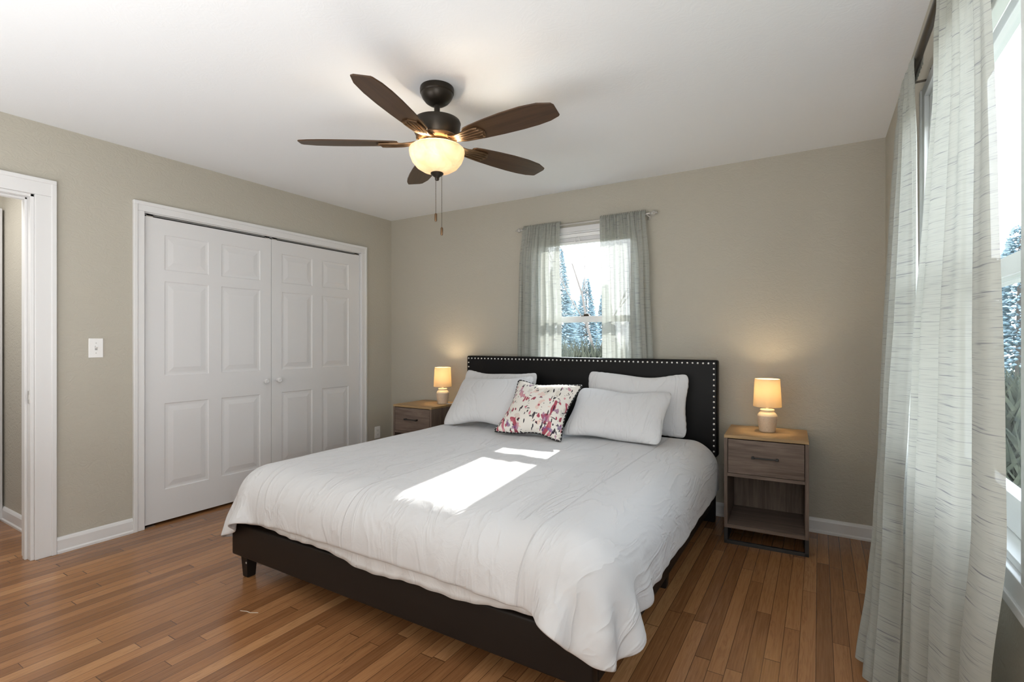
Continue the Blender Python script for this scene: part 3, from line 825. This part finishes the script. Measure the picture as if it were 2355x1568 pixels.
# pillows: PIL (2, ny, nx, 3) front / back sheet in local x (width), y (height), z (depth)
PIL = inflate(.7, .46, 49, 33, 3.5, 1, .028, .09)
CUS = inflate(.5, .5, 37, 37, 3.5, 5, -.01, .06)
def pillow(name, A, size, loc, lean, rz, roll, label, cat, mat, group=None, bend=0, seed=0, depth=1.0, sag=0.0):
    A = A.copy()
    two, ny, nx, _ = A.shape
    w0, h0 = np.ptp(A[..., 0]), np.ptp(A[..., 1])
    A[..., 0] *= size[0] / w0; A[..., 1] *= size[1] / h0; A[..., 2] *= depth
    X, Y, Z = A[..., 0] / (size[0] / 2), A[..., 1] / (size[1] / 2), A[..., 2]
    # weight settles to the bottom, top edge slumps
    A[..., 2] = Z * (1 - .22 * Y)
    A[..., 2] += bend * (X ** 2) + .012 * np.sin(X * 3 + seed) * (1 - Y) * .3
    A[..., 1] += -sag * (1 - X ** 2) * (Y > -2) * (Y + 1) / 2 + .006 * np.sin(X * 5 + seed)
    bm = bmesh.new(); UVg = np.stack(np.meshgrid(np.linspace(0, size[0], nx) + seed * 1.7, np.linspace(0, size[1], ny)), -1)
    va = grid_mesh(bm, A[0], UVg); vb = grid_mesh(bm, A[1], UVg + 3, True)
    bmesh.ops.remove_doubles(bm, verts=bm.verts[:], dist=2e-4)
    # stand it up: local y -> up, local z -> towards the room (-y), then lean back, turn
    Mx = Matrix.Rotation(rz, 4, 'Z') @ Matrix.Rotation(-lean, 4, 'X') @ Matrix.Rotation(PI / 2, 4, 'X') @ Matrix.Rotation(roll, 4, 'Z')
    lo = None
    for v in bm.verts: v.co = Mx @ v.co
    lo = min(v.co.z for v in bm.verts)
    for v in bm.verts: v.co.z -= lo
    o = link(name, bm, mat, smooth=True); o.location = loc
    sb = o.modifiers.new('smooth', 'SUBSURF'); sb.levels = 1; sb.render_levels = 1
    return tag(o, label, cat, group), A, Mx, lo
RAD = math.radians
PG = 'white pillows on the bed'
pillow('pillow', PIL, (.68, .42), (1.50, -.345, .574), RAD(22), RAD(2), 0, 'white pillow leaning on headboard behind the left front pillow', 'pillow', M_pillow, PG, 0, 1, .45)
pillow('pillow', PIL, (.64, .47), (1.580, -.575, .580), RAD(45), RAD(0), RAD(4), 'white pillow left of the flowered cushion, at the front', 'pillow', M_pillow, PG, 0, 2, .5)
pillow('pillow', PIL, (.72, .425), (2.625, -.29, .572), RAD(8), RAD(0), RAD(-1), 'white pillow upright against headboard at the right, the taller rear one', 'pillow', M_pillow, PG, 0, 3, .42)
pillow('pillow', PIL, (.65, .43), (2.585, -.545, .578), RAD(47), RAD(1), RAD(-1), 'white pillow right of the flowered cushion, the lower front one', 'pillow', M_pillow, PG, 0, 4, .5)

def floral():
    m = N('watercolour_floral', (.8, .77, .72), .85, spec=.1)
    uv = m.coord('UV')
    def blobs(scale, loc, thr, squash=(1, 1, 1), rot=0, dist=1.2, warp=.25):
        mp = m.n('Mapping'); mp.inputs['Location'].default_value = loc; mp.inputs['Scale'].default_value = squash; mp.inputs['Rotation'].default_value = (0, 0, rot); m.l(uv, mp.inputs[0])
        n = m.n('TexNoise'); n.inputs['Scale'].default_value = 9; m.l(mp.outputs[0], n.inputs['Vector'])
        ad = m.mix(warp, mp.outputs[0], n.outputs['Color'], 'LINEAR_LIGHT')
        v = m.n('TexVoronoi'); v.inputs['Scale'].default_value = scale; v.inputs['Randomness'].default_value = 1; m.l(ad, v.inputs['Vector'])
        return m.math('LESS_THAN', v.outputs['Distance'], thr), v.outputs['Color'], n.outputs['Fac']
    c = m.mix(m.math('MULTIPLY', m.noise(uv, 5, 2), .35), (.86, .83, .78), (.72, .66, .56))
    sp = m.n('SeparateXYZ'); m.l(uv, sp.inputs[0])
    low = m.math('GREATER_THAN', m.math('ADD', m.math('MULTIPLY', m.noise(uv, 4, 1), .25), m.math('SUBTRACT', .36, sp.outputs[1])), .20)
    b, col, n = blobs(10, (.3, .1, 0), .34, (1, 1, 1), .4, 1, .16); c = m.mix(m.math('MULTIPLY', b, .45), c, m.ramp(col, [(.3, (.62, .56, .46)), (.55, (.42, .48, .45)), (.8, (.80, .46, .38))]))
    b, col, n = blobs(9, (.7, .4, 0), .41, (1.25, .8, 1), .9, 1, .22); c = m.mix(m.math('MULTIPLY', m.math('MULTIPLY', b, low), .92), c, m.ramp(n, [(.35, (.26, .012, .045)), (.5, (.42, .04, .085)), (.68, (.62, .20, .25))]))
    b, col, n = blobs(8, (.12, .83, 0), .28, (1.2, .9, 1), -.6, 1, .2); c = m.mix(m.math('MULTIPLY', b, .75), c, m.ramp(n, [(.4, (.62, .18, .24)), (.6, (.20, .11, .28))]))
    b, col, n = blobs(24, (.5, .9, 0), .27, (2.0, .7, 1), .7, 1, .08)
    sel = m.math('GREATER_THAN', m.noise(uv, 9, 1), .44); c = m.mix(m.math('MULTIPLY', m.math('MULTIPLY', b, sel), .95), c, (.025, .018, .03))
    b, col, n = blobs(26, (.2, .3, 0), .22, (.7, 2.0, 1), -.5, 1, .08)
    sel = m.math('GREATER_THAN', m.noise(uv, 8, 1), .48); c = m.mix(m.math('MULTIPLY', m.math('MULTIPLY', b, sel), .9), c, (.05, .04, .06))
    m.l(c, m.b.inputs['Base Color']); m.bump(m.noise(uv, 300, 2), .08, .0006)
    return m.m
cus, CA, CM, clo = pillow('throw_pillow', CUS, (.51, .46), (2.072, -.69, .580), RAD(44), RAD(0), RAD(-1), 'square cushion with red and purple watercolour flowers and black trim', 'throw pillow', floral(), None, 0, 0, .5)
# black braided trim with white dots around the cushion edge
edge = []
ny, nx = CA.shape[1:3]
ring = [(0, i) for i in range(nx)] + [(j, nx - 1) for j in range(1, ny)] + [(ny - 1, i) for i in range(nx - 2, -1, -1)] + [(j, 0) for j in range(ny - 2, 0, -1)]
pts = []
for j, i in ring:
    v = CM @ Vector(CA[0, j, i]); v.z -= clo; pts.append(v)
bm = bmesh.new(); tube(bm, pts + [pts[0]], .0055, 8); trim = link('piping', bm, N('black_piping', (.012, .011, .012), .7).m, cus, smooth=True)
dot0 = None
for k, p in enumerate(pts):
    if k % 2: continue
    if dot0 is None:
        bm = bmesh.new(); bmesh.ops.create_uvsphere(bm, u_segments=8, v_segments=6, radius=.0042); dot0 = link('braid_dot', bm, M_sheet, trim, smooth=True); o = dot0
        o['label'] = 'white dot of the braid'
    else:
        o = dot0.copy(); COL.objects.link(o); o.parent = trim
    o.location = p + (CM.to_3x3() @ Vector((0, 0, .0038)))

# ------------------------------------------------------------------ nightstands
def nightstand(loc, rz, label):
    e = empty('nightstand', loc, rz, label, 'nightstand', 'matching nightstands')
    w, d, h = .442, .42, .652          # local: x width, y from -d (front) to 0 (back)
    t = .019; zb = .095
    def P(n, m, *a, bev=.0012, par=None):
        bm = bmesh.new(); box(bm, *a, bev); return link(n, bm, m, par or e)
    P('top_panel', M_nstop_glow, -w / 2, w / 2, -d, 0, h - .018, h)
    for s in (-1, 1):
        x0, x1 = sorted((s * w / 2, s * (w / 2 - t))); P('side_panel', M_nsz, x0, x1, -d, 0, zb, h - .0185)
    P('bottom_panel', M_nsx, -w / 2 + t, w / 2 - t, -d, -.004, zb, zb + .022)
    P('back_panel', M_nsz, -w / 2 + t, w / 2 - t, -.012, -.004, zb + .022, h - .0185)
    P('shelf_rail', M_nsx, -w / 2 + t, w / 2 - t, -d, -.012, .405, .424)
    dr = P('drawer', M_nsx, -w / 2 + t + .003, w / 2 - t - .003, -d, -d + .018, .427, h - .0235)
    bm = bmesh.new(); box(bm, -.16, .16, -d + .018, -.03, .43, .60); link('drawer_box', bm, M_nsx, dr)
    bm = bmesh.new(); yb = -d
    for x in (-.063, .063):
        box(bm, x - .0055, x + .0055, yb - .026, yb, .5275, .5385, .0015)
        box(bm, x - .008, x + .008, yb - .030, yb - .018, .526, .540, .002)
    box(bm, -.066, .066, yb - .028, yb - .019, .529, .537, .002); link('handle', bm, M_blackmetal, dr)
    # sled base of square tube
    bm = bmesh.new(); q = .020
    for x in (-w / 2 + q / 2, w / 2 - q / 2):
        for y in (-d + q / 2 + .002, -q / 2 - .01): box(bm, x - q / 2, x + q / 2, y - q / 2, y + q / 2, 0, zb, .001)
        box(bm, x - q / 2, x + q / 2, -d + .002, -.01, 0, q, .001)
    for y in (-d + q / 2 + .002, -q / 2 - .01): box(bm, -w / 2, w / 2, y - q / 2, y + q / 2, 0, q, .001)
    link('sled_base', bm, M_blackmetal, e)
    return e
nightstand((3.441, -.062, 0), RAD(2.5), 'grey oak nightstand with open shelf, between bed and right curtain')
nightstand((.70, -.04, 0), RAD(0), 'grey oak nightstand left of the bed near the corner')

def table_lamp(loc, label):
    e = empty('table_lamp', loc, 0, label, 'table lamp', 'ceramic bedside lamps')
    bm = bmesh.new(); lathe(bm, [(0, 0), (.043, 0), (.0455, .003), (.046, .012), (.050, .035), (.0545, .065), (.057, .088), (.0565, .098)], 40, cap=False); j = link('ceramic_jar', bm, M_ceramic, e, angle=40)
    bm = bmesh.new(); lathe(bm, [(.0565, .098), (.054, .107), (.046, .117), (.039, .122), (.0385, .126), (.041, .129), (.041, .136), (.037, .139), (0, .140)], 40, cap=False); link('glazed_neck', bm, M_ceramictop, j, angle=40)
    bm = bmesh.new(); lathe(bm, [(0, .139), (.008, .139), (.008, .162), (.014, .164), (.014, .20), (0, .20)], 20); link('socket', bm, M_plastic, e, angle=40)
    bm = bmesh.new()
    lathe(bm, [(.0795, .155), (.0805, .158), (.0715, .325), (.0705, .328), (.0700, .325), (.079, .158), (.0795, .155)], 48, cap=False); s = link('lamp_shade', bm, M_shade, e, smooth=True)
    bm = bmesh.new()
    for k in range(3):
        a = k * 2 * PI / 3; tube(bm, [(.012 * math.cos(a), .012 * math.sin(a), .172), (.078 * math.cos(a), .078 * math.sin(a), .172)], .0014, 6)
    link('shade_spider', bm, M_chrome, s)
    bm = bmesh.new(); t = bmesh.new(); bmesh.ops.create_uvsphere(t, u_segments=20, v_segments=14, radius=.026); merge(bm, t, 0, Matrix.Translation((0, 0, .235)) @ Matrix.Scale(1.25, 4, (0, 0, 1))); link('bulb', bm, M_bulb, e, smooth=True)
    light('lamp_light', 'POINT', (loc[0], loc[1], loc[2] + .268), 2.5, (1, .78, .50), shadow_soft_size=.03)
    return e
LZ = .6525
table_lamp((3.452, -.235, LZ), 'lit cream ceramic lamp on the nightstand right of the bed')
ll = table_lamp((.832, -.20, LZ), 'lit cream ceramic lamp on the nightstand left of the bed')
bm = bmesh.new(); tube(bm, [(.044, 0, .004), (.07, .01, .0026), (.082, .06, .0026), (.076, .12, .0026), (.084, .15, .0026)], .0024, 8); link('power_cord', bm, M_plastic, ll, smooth=True)

# ------------------------------------------------------------------ curtains
def poly(tab, t):
    for (a, p), (b, q) in zip(tab, tab[1:]):
        if t <= b or b == tab[-1][0]:
            k = 0 if b == a else min(1, max(0, (t - a) / (b - a))); k = k * k * (3 - 2 * k) * .5 + k * .5
            return Vector(p).lerp(Vector(q), k)
def curtain(label, edgeA, edgeB, rod, zr, zbot, nrm, nf, seed, amp, group, head=.028, nu=200, nv=70, phase=0, hem=None, calm=0):
    """edgeA/edgeB: tables t -> (x, y); t = 0 at the rod, 1 at the hem.  nrm points into the room."""
    rnd = random.Random(seed)
    nrm = Vector(nrm)
    ph = [rnd.uniform(0, 2 * PI) for _ in range(6)]
    warp = [rnd.uniform(-.35, .35) for _ in range(8)]
    def fold(u, t):
        uw = u + sum(w / (k + 2) / (k + 1.5) * .18 * math.sin(2 * PI * u * (k + 1) * .7 + ph[k % 6]) for k, w in enumerate(warp))
        big = math.sin(2 * PI * nf * uw + phase); big = math.copysign(abs(big) ** .75, big)
        mid = math.sin(2 * PI * nf * 2.3 * uw + ph[1])
        small = math.sin(2 * PI * nf * 4.1 * uw + ph[2]) + .5 * math.sin(2 * PI * nf * 6.7 * uw + ph[3])
        g = math.exp(-t * 9)
        return big * (1 - .75 * g) * (.55 + .45 * min(1, t * 1.6)) + mid * .28 * (1 - .6 * t) + small * .55 * g
    rows = []
    # pocket behind the rod, header ruffle, then the long front sheet
    for k in range(5): rows.append(('back', k / 4))
    for k in range(nv): rows.append(('front', k / (nv - 1)))
    P = np.zeros((len(rows), nu, 3)); UVg = np.zeros((len(rows), nu, 2))
    width = (Vector(edgeA[-1][1]) - Vector(edgeB[-1][1])).length * 1.8
    for r, (kind, t) in enumerate(rows):
        for i in range(nu):
            u = i / (nu - 1)
            tt = 0 if kind == 'back' else t
            a = poly(edgeA, tt); b = poly(edgeB, tt)
            # gathers bunch up sideways a little too
            us = u + .010 * math.sin(2 * PI * nf * 2 * u + ph[4]) * min(1, tt * 3)
            p = a.lerp(b, min(1, max(0, us)))
            A = amp * (.42 + .58 * min(1, tt * 2.2)) * (1 - calm * max(0, tt - .55) / .45) * min(1, .25 + 6 * min(u, 1 - u))
            f = fold(u, tt) * A
            ruf = .006 * math.sin(2 * PI * nf * 5 * u + ph[5]) + .004 * math.sin(2 * PI * nf * 9 * u)
            if kind == 'back':
                z = zr - .02 + (head + .02) * t + ruf * t; off = -.0135 - .002 * math.sin(2 * PI * nf * 4 * u) + .012 * max(0, t - .6) / .4
                zz = z
            else:
                zb = zbot + (hem(u) if hem else 0)
                ztop = zr + head + ruf
                zz = ztop + (zb - ztop) * t
                near = max(0, 1 - abs(zz - zr) / .02)
                off = .0145 + max(f, -.012) if t < .06 else .0145 + max(f + .35 * A, -.012)
                if t < .012: off = .004 + (off - .004) * t / .012
            P[r, i] = (p.x + nrm.x * off, p.y + nrm.y * off, zz)
            UVg[r, i] = (u * width + seed, zz)
    bm = bmesh.new(); grid_mesh(bm, P, UVg)
    o = link('curtain', bm, M_curtain, smooth=True)
    sb = o.modifiers.new('smooth', 'SUBSURF'); sb.levels = 1; sb.render_levels = 1
    return tag(o, label, 'curtain', group)

def curtain_rod(label, a, b, r, m, mf, style, brackets, bdir):
    a, b = Vector(a), Vector(b); e = empty('curtain_rod', (a + b) / 2, 0, label, 'curtain rod')
    inv = Matrix.Translation((a + b) / 2).inverted()
    def add(n, bm, mt, **k):
        o = link(n, bm, mt, e, **k); o.matrix_parent_inverse = inv; return o
    bm = bmesh.new(); tube(bm, [a, b], r, 20); add('rod', bm, m, angle=40)
    d = (b - a).normalized()
    for p, s in ((a, -1), (b, 1)):
        bm = bmesh.new(); t = bmesh.new()
        if style == 'crystal': prof = [(0, -.002), (r + .002, -.002), (r + .003, .008), (.006, .012), (.006, .016), (.013, .020), (.019, .030), (.019, .036), (.012, .046), (.006, .050), (.009, .056), (.006, .063), (0, .065)]
        else: prof = [(0, -.010), (r + .0015, -.010), (r + .0015, .003), (r - .002, .006), (0, .006)]
        lathe(t, prof, 8 if style == 'crystal' else 24)
        merge(bm, t, 0, Matrix.Translation(p) @ (d * s).to_track_quat('Z', 'Y').to_matrix().to_4x4()); add('finial' if style == 'crystal' else 'end_cap', bm, mf, angle=25 if style == 'crystal' else 40)
    for f in brackets:
        p = a.lerp(b, f); q = p + Vector(bdir)
        bm = bmesh.new(); tube(bm, [p + Vector((0, 0, -r - .003)), q + Vector((0, 0, -r - .003))], .004, 8)
        nn = Vector(bdir).normalized(); box(bm, *sorted((q.x - .012 * (1 - abs(nn.x)), q.x + .012 * (1 - abs(nn.x)) - nn.x * .004)), *sorted((q.y - .012 * (1 - abs(nn.y)), q.y + .012 * (1 - abs(nn.y)) - nn.y * .004)), q.z - .035, q.z + .02)
        add('bracket', bm, m)
    return e
# above the headboard
RZB, RYB = 2.158, -.050
curtain_rod('slim silver rod with crystal finials above the back window', (1.575, RYB, RZB), (2.655, RYB, RZB), .0065, M_chrome, M_crystal, 'crystal', (.012, .988), (0, .049, 0))
curtain('slub curtain left of the back window, behind the headboard', [(0, (1.585, RYB)), (.25, (1.552, RYB)), (1, (1.53, RYB))], [(0, (1.935, RYB)), (.3, (1.935, RYB)), (.55, (1.955, RYB)), (1, (1.95, RYB))],
        None, RZB, .86, (0, -1), 5.5, 11, .026, 'back window curtains', calm=.55)
curtain('slub curtain right of the back window, behind the headboard', [(0, (2.275, RYB)), (.5, (2.295, RYB)), (1, (2.30, RYB))], [(0, (2.63, RYB)), (.3, (2.665, RYB)), (1, (2.70, RYB))],
        None, RZB, .86, (0, -1), 5.0, 23, .026, 'back window curtains', calm=.55)
# right wall
RZR, RXR = 2.165, 4.012
curtain_rod('dark bronze rod over the right wall window', (RXR, -1.30, RZR), (RXR, -2.72, RZR), .0115, M_rod, M_rod, 'cap', (.1, .95), (W - RXR, 0, 0))
curtain('long slub curtain at the far side of the right window', [(0, (RXR, -1.27)), (.25, (3.995, -1.21)), (.42, (3.985, -1.215)), (.62, (3.976, -1.22)), (.78, (3.950, -1.30)), (.88, (3.927, -1.34)), (1, (3.884, -1.42))],
        [(0, (RXR, -1.61)), (.15, (RXR, -1.70)), (.43, (4.005, -1.76)), (.56, (4.0, -1.66)), (.70, (3.995, -1.58)), (.80, (3.985, -1.66)), (1, (3.955, -1.78))],
        None, RZR, .025, (-1, 0), 3.0, 31, .030, 'right window curtains')
curtain('long slub curtain at the near side of the right window', [(0, (RXR, -2.03)), (.15, (RXR, -2.03)), (.3, (4.005, -1.97)), (.45, (4.0, -1.90)), (.7, (3.99, -1.87)), (1, (3.965, -1.95))],
        [(0, (RXR + .01, -2.42)), (.3, (4.028, -2.50)), (.5, (4.03, -2.54)), (.62, (4.03, -2.55)), (.75, (4.026, -2.47)), (1, (4.016, -2.42))],
        None, RZR, .025, (-1, 0), 3.5, 47, .034, 'right window curtains')

# ------------------------------------------------------------------ small thing on the floor
bm = bmesh.new()
from_pts = [(1.50, -2.452, .0015), (1.53, -2.440, .0015), (1.555, -2.438, .0015), (1.585, -2.42, .0015)]
tube(bm, from_pts, .0012, 6)
tag(link('thread', bm, N('pale_thread', (.75, .68, .55), .8).m, smooth=True), 'pale loose thread on the wood floor before the bed foot', 'thread')

# ------------------------------------------------------------------ outside
bm = bmesh.new(); box(bm, -30, 40, .5, 45, -1.1, -.9); box(bm, 4.6, 40, -20, .5, -1.1, -.9)
tag(link('ground', bm, M_grass), 'winter lawn outside the windows', 'lawn', kind='structure')
def conifer(x, y, h, r, seed, label):
    rnd = random.Random(seed)
    e = empty('conifer', (x, y, -.9), 0, label, 'tree', 'evergreens outside')
    bm = bmesh.new(); tube(bm, [(0, 0, 0), (0, 0, h * .96)], [.10, .012], 7); link('trunk', bm, M_bark, e)
    bm = bmesh.new()
    for k in range(3000):
        t = rnd.random() ** .75; z = h * (.06 + .94 * t); L = r * (1 - t) ** .85 * rnd.uniform(.55, 1.08) + .10
        a = rnd.uniform(0, 2 * PI); d = Vector((math.cos(a), math.sin(a), rnd.uniform(-.30, .18))).normalized()
        s0 = L * rnd.uniform(.25, .7)
        side = d.cross(Vector((0, 0, 1))).normalized(); up = side.cross(d)
        p0 = Vector((0, 0, z)) + d * s0; p1 = Vector((0, 0, z)) + d * L; w = .018 + .03 * (1 - t) * rnd.uniform(.6, 1.3)
        q = [p0, p0.lerp(p1, .5) + side * w, p1, p0.lerp(p1, .5) - side * w, p0.lerp(p1, .55) + up * w * .8, p0.lerp(p1, .55) - up * w * .8]
        vs = [bm.verts.new(v) for v in q]
        for a_, b_ in ((4, 1), (4, 3), (5, 1), (5, 3)):
            bm.faces.new((vs[0], vs[a_], vs[b_])); bm.faces.new((vs[2], vs[a_], vs[b_]))
    link('foliage', bm, M_conifer, e)
def at(px, py, y):
    f = 1160.14; ya = .5469
    r = Vector((math.cos(ya), math.sin(ya), 0)); w = Vector((-math.sin(ya), math.cos(ya), 0))
    d = r * ((px - 1177.5) / f) + w + Vector((0, 0, (784 - py) / f)); c = Vector(cam.location)
    return c + d * ((y - c.y) / d.y)
for px, ptop, y, r, sd, lab in ((1285, 570, 9, .85, 1, 'tallest pale conifer at left of the back window view'), (1348, 640, 12.5, .8, 2, 'smaller pale conifer in the middle of the back window view'),
                               (1392, 655, 14.5, .7, 3, 'narrow pale conifer at right of the back window view'), (1318, 690, 17, 1.2, 4, 'low pale conifer far off between the taller ones in the back window')):
    p = at(px, ptop, y); conifer(p.x, p.y, p.z + .9, r, sd, lab)
p = at(2345, 520, 7.5); conifer(p.x, p.y, p.z + .9, .9, 11, 'conifer outside the right window')
for x, y, top, r, sd, lab in ((2.2, 14, 3.2, 1.1, 21, 'conifer straight out from the back window'), (5.6, 16, 2.9, 1.3, 22, 'conifer beyond the house corner to the right of the back window'), (11, 1.0, 3.0, 1.2, 23, 'conifer across the lawn facing the right window'), (12.5, -3.5, 2.7, 1.2, 24, 'conifer across the lawn past the near end of the right window')):
    conifer(x, y, top + .9, r, sd, lab)
# bare tree
rnd = random.Random(8)
p = at(1392, 760, 8); bt = empty('bare_tree', (p.x, p.y, -.9), 0, 'leafless thin tree outside the back window', 'tree')
bm = bmesh.new()
def branch(p, d, L, r, lev):
    pts = [p]; rr = [r]; q = Vector(p)
    for k in range(5):
        d = (d + Vector((rnd.uniform(-.16, .16), rnd.uniform(-.16, .16), rnd.uniform(-.02, .12)))).normalized(); q = q + d * L / 5; pts.append(q.copy()); rr.append(r * (1 - .13 * (k + 1)))
        if lev < 3 and k >= 1:
            for _ in range(2 if lev else 1):
                dd = (d + Vector((rnd.uniform(-.8, .8), rnd.uniform(-.6, .6), rnd.uniform(-.1, .6)))).normalized(); branch(q, dd, L * rnd.uniform(.4, .65), rr[-1] * .55, lev + 1)
    tube(bm, pts, rr, 5)
branch(Vector((0, 0, 0)), Vector((-.12, 0, 1)), 4.2, .055, 0)
link('branches', bm, M_bark, bt)
# low brush close to the house
def brush(px, y, top, seed, label, n=2600, rad=.62):
    rnd = random.Random(seed); p = at(px, 800, y); h = top + .9
    bm = bmesh.new()
    for k in range(n):
        a = rnd.uniform(0, 2 * PI); q = math.sqrt(rnd.random()) * rad
        b = Vector((q * math.cos(a), q * math.sin(a) * .6, h * rnd.uniform(0, .75)))
        d = Vector((rnd.uniform(-.75, .75), rnd.uniform(-.5, .5), 1)).normalized(); L = rnd.uniform(.2, .5)
        if b.z + d.z * L > h: L = max(.05, (h - b.z) / d.z)
        s = d.cross(Vector((0, 1, 0))).normalized() * rnd.uniform(.004, .022)
        v = [bm.verts.new(b - s), bm.verts.new(b + s), bm.verts.new(b + d * L), bm.verts.new(b + d * L * .5 + Vector((0, s.length, 0)))]
        bm.faces.new((v[0], v[1], v[2])); bm.faces.new((v[0], v[3], v[2])); bm.faces.new((v[1], v[3], v[2]))
    o = link('shrub', bm, M_brush); o.location = (p.x, p.y, -.9); tag(o, label, 'shrub', 'shrubs below the windows')
brush(1345, 4.4, 1.50, 1, 'dense twiggy shrub low in the back window', 9000, 1.0)
brush(2330, 2.2, 1.22, 3, 'dark shrub low outside the right window', 5000)
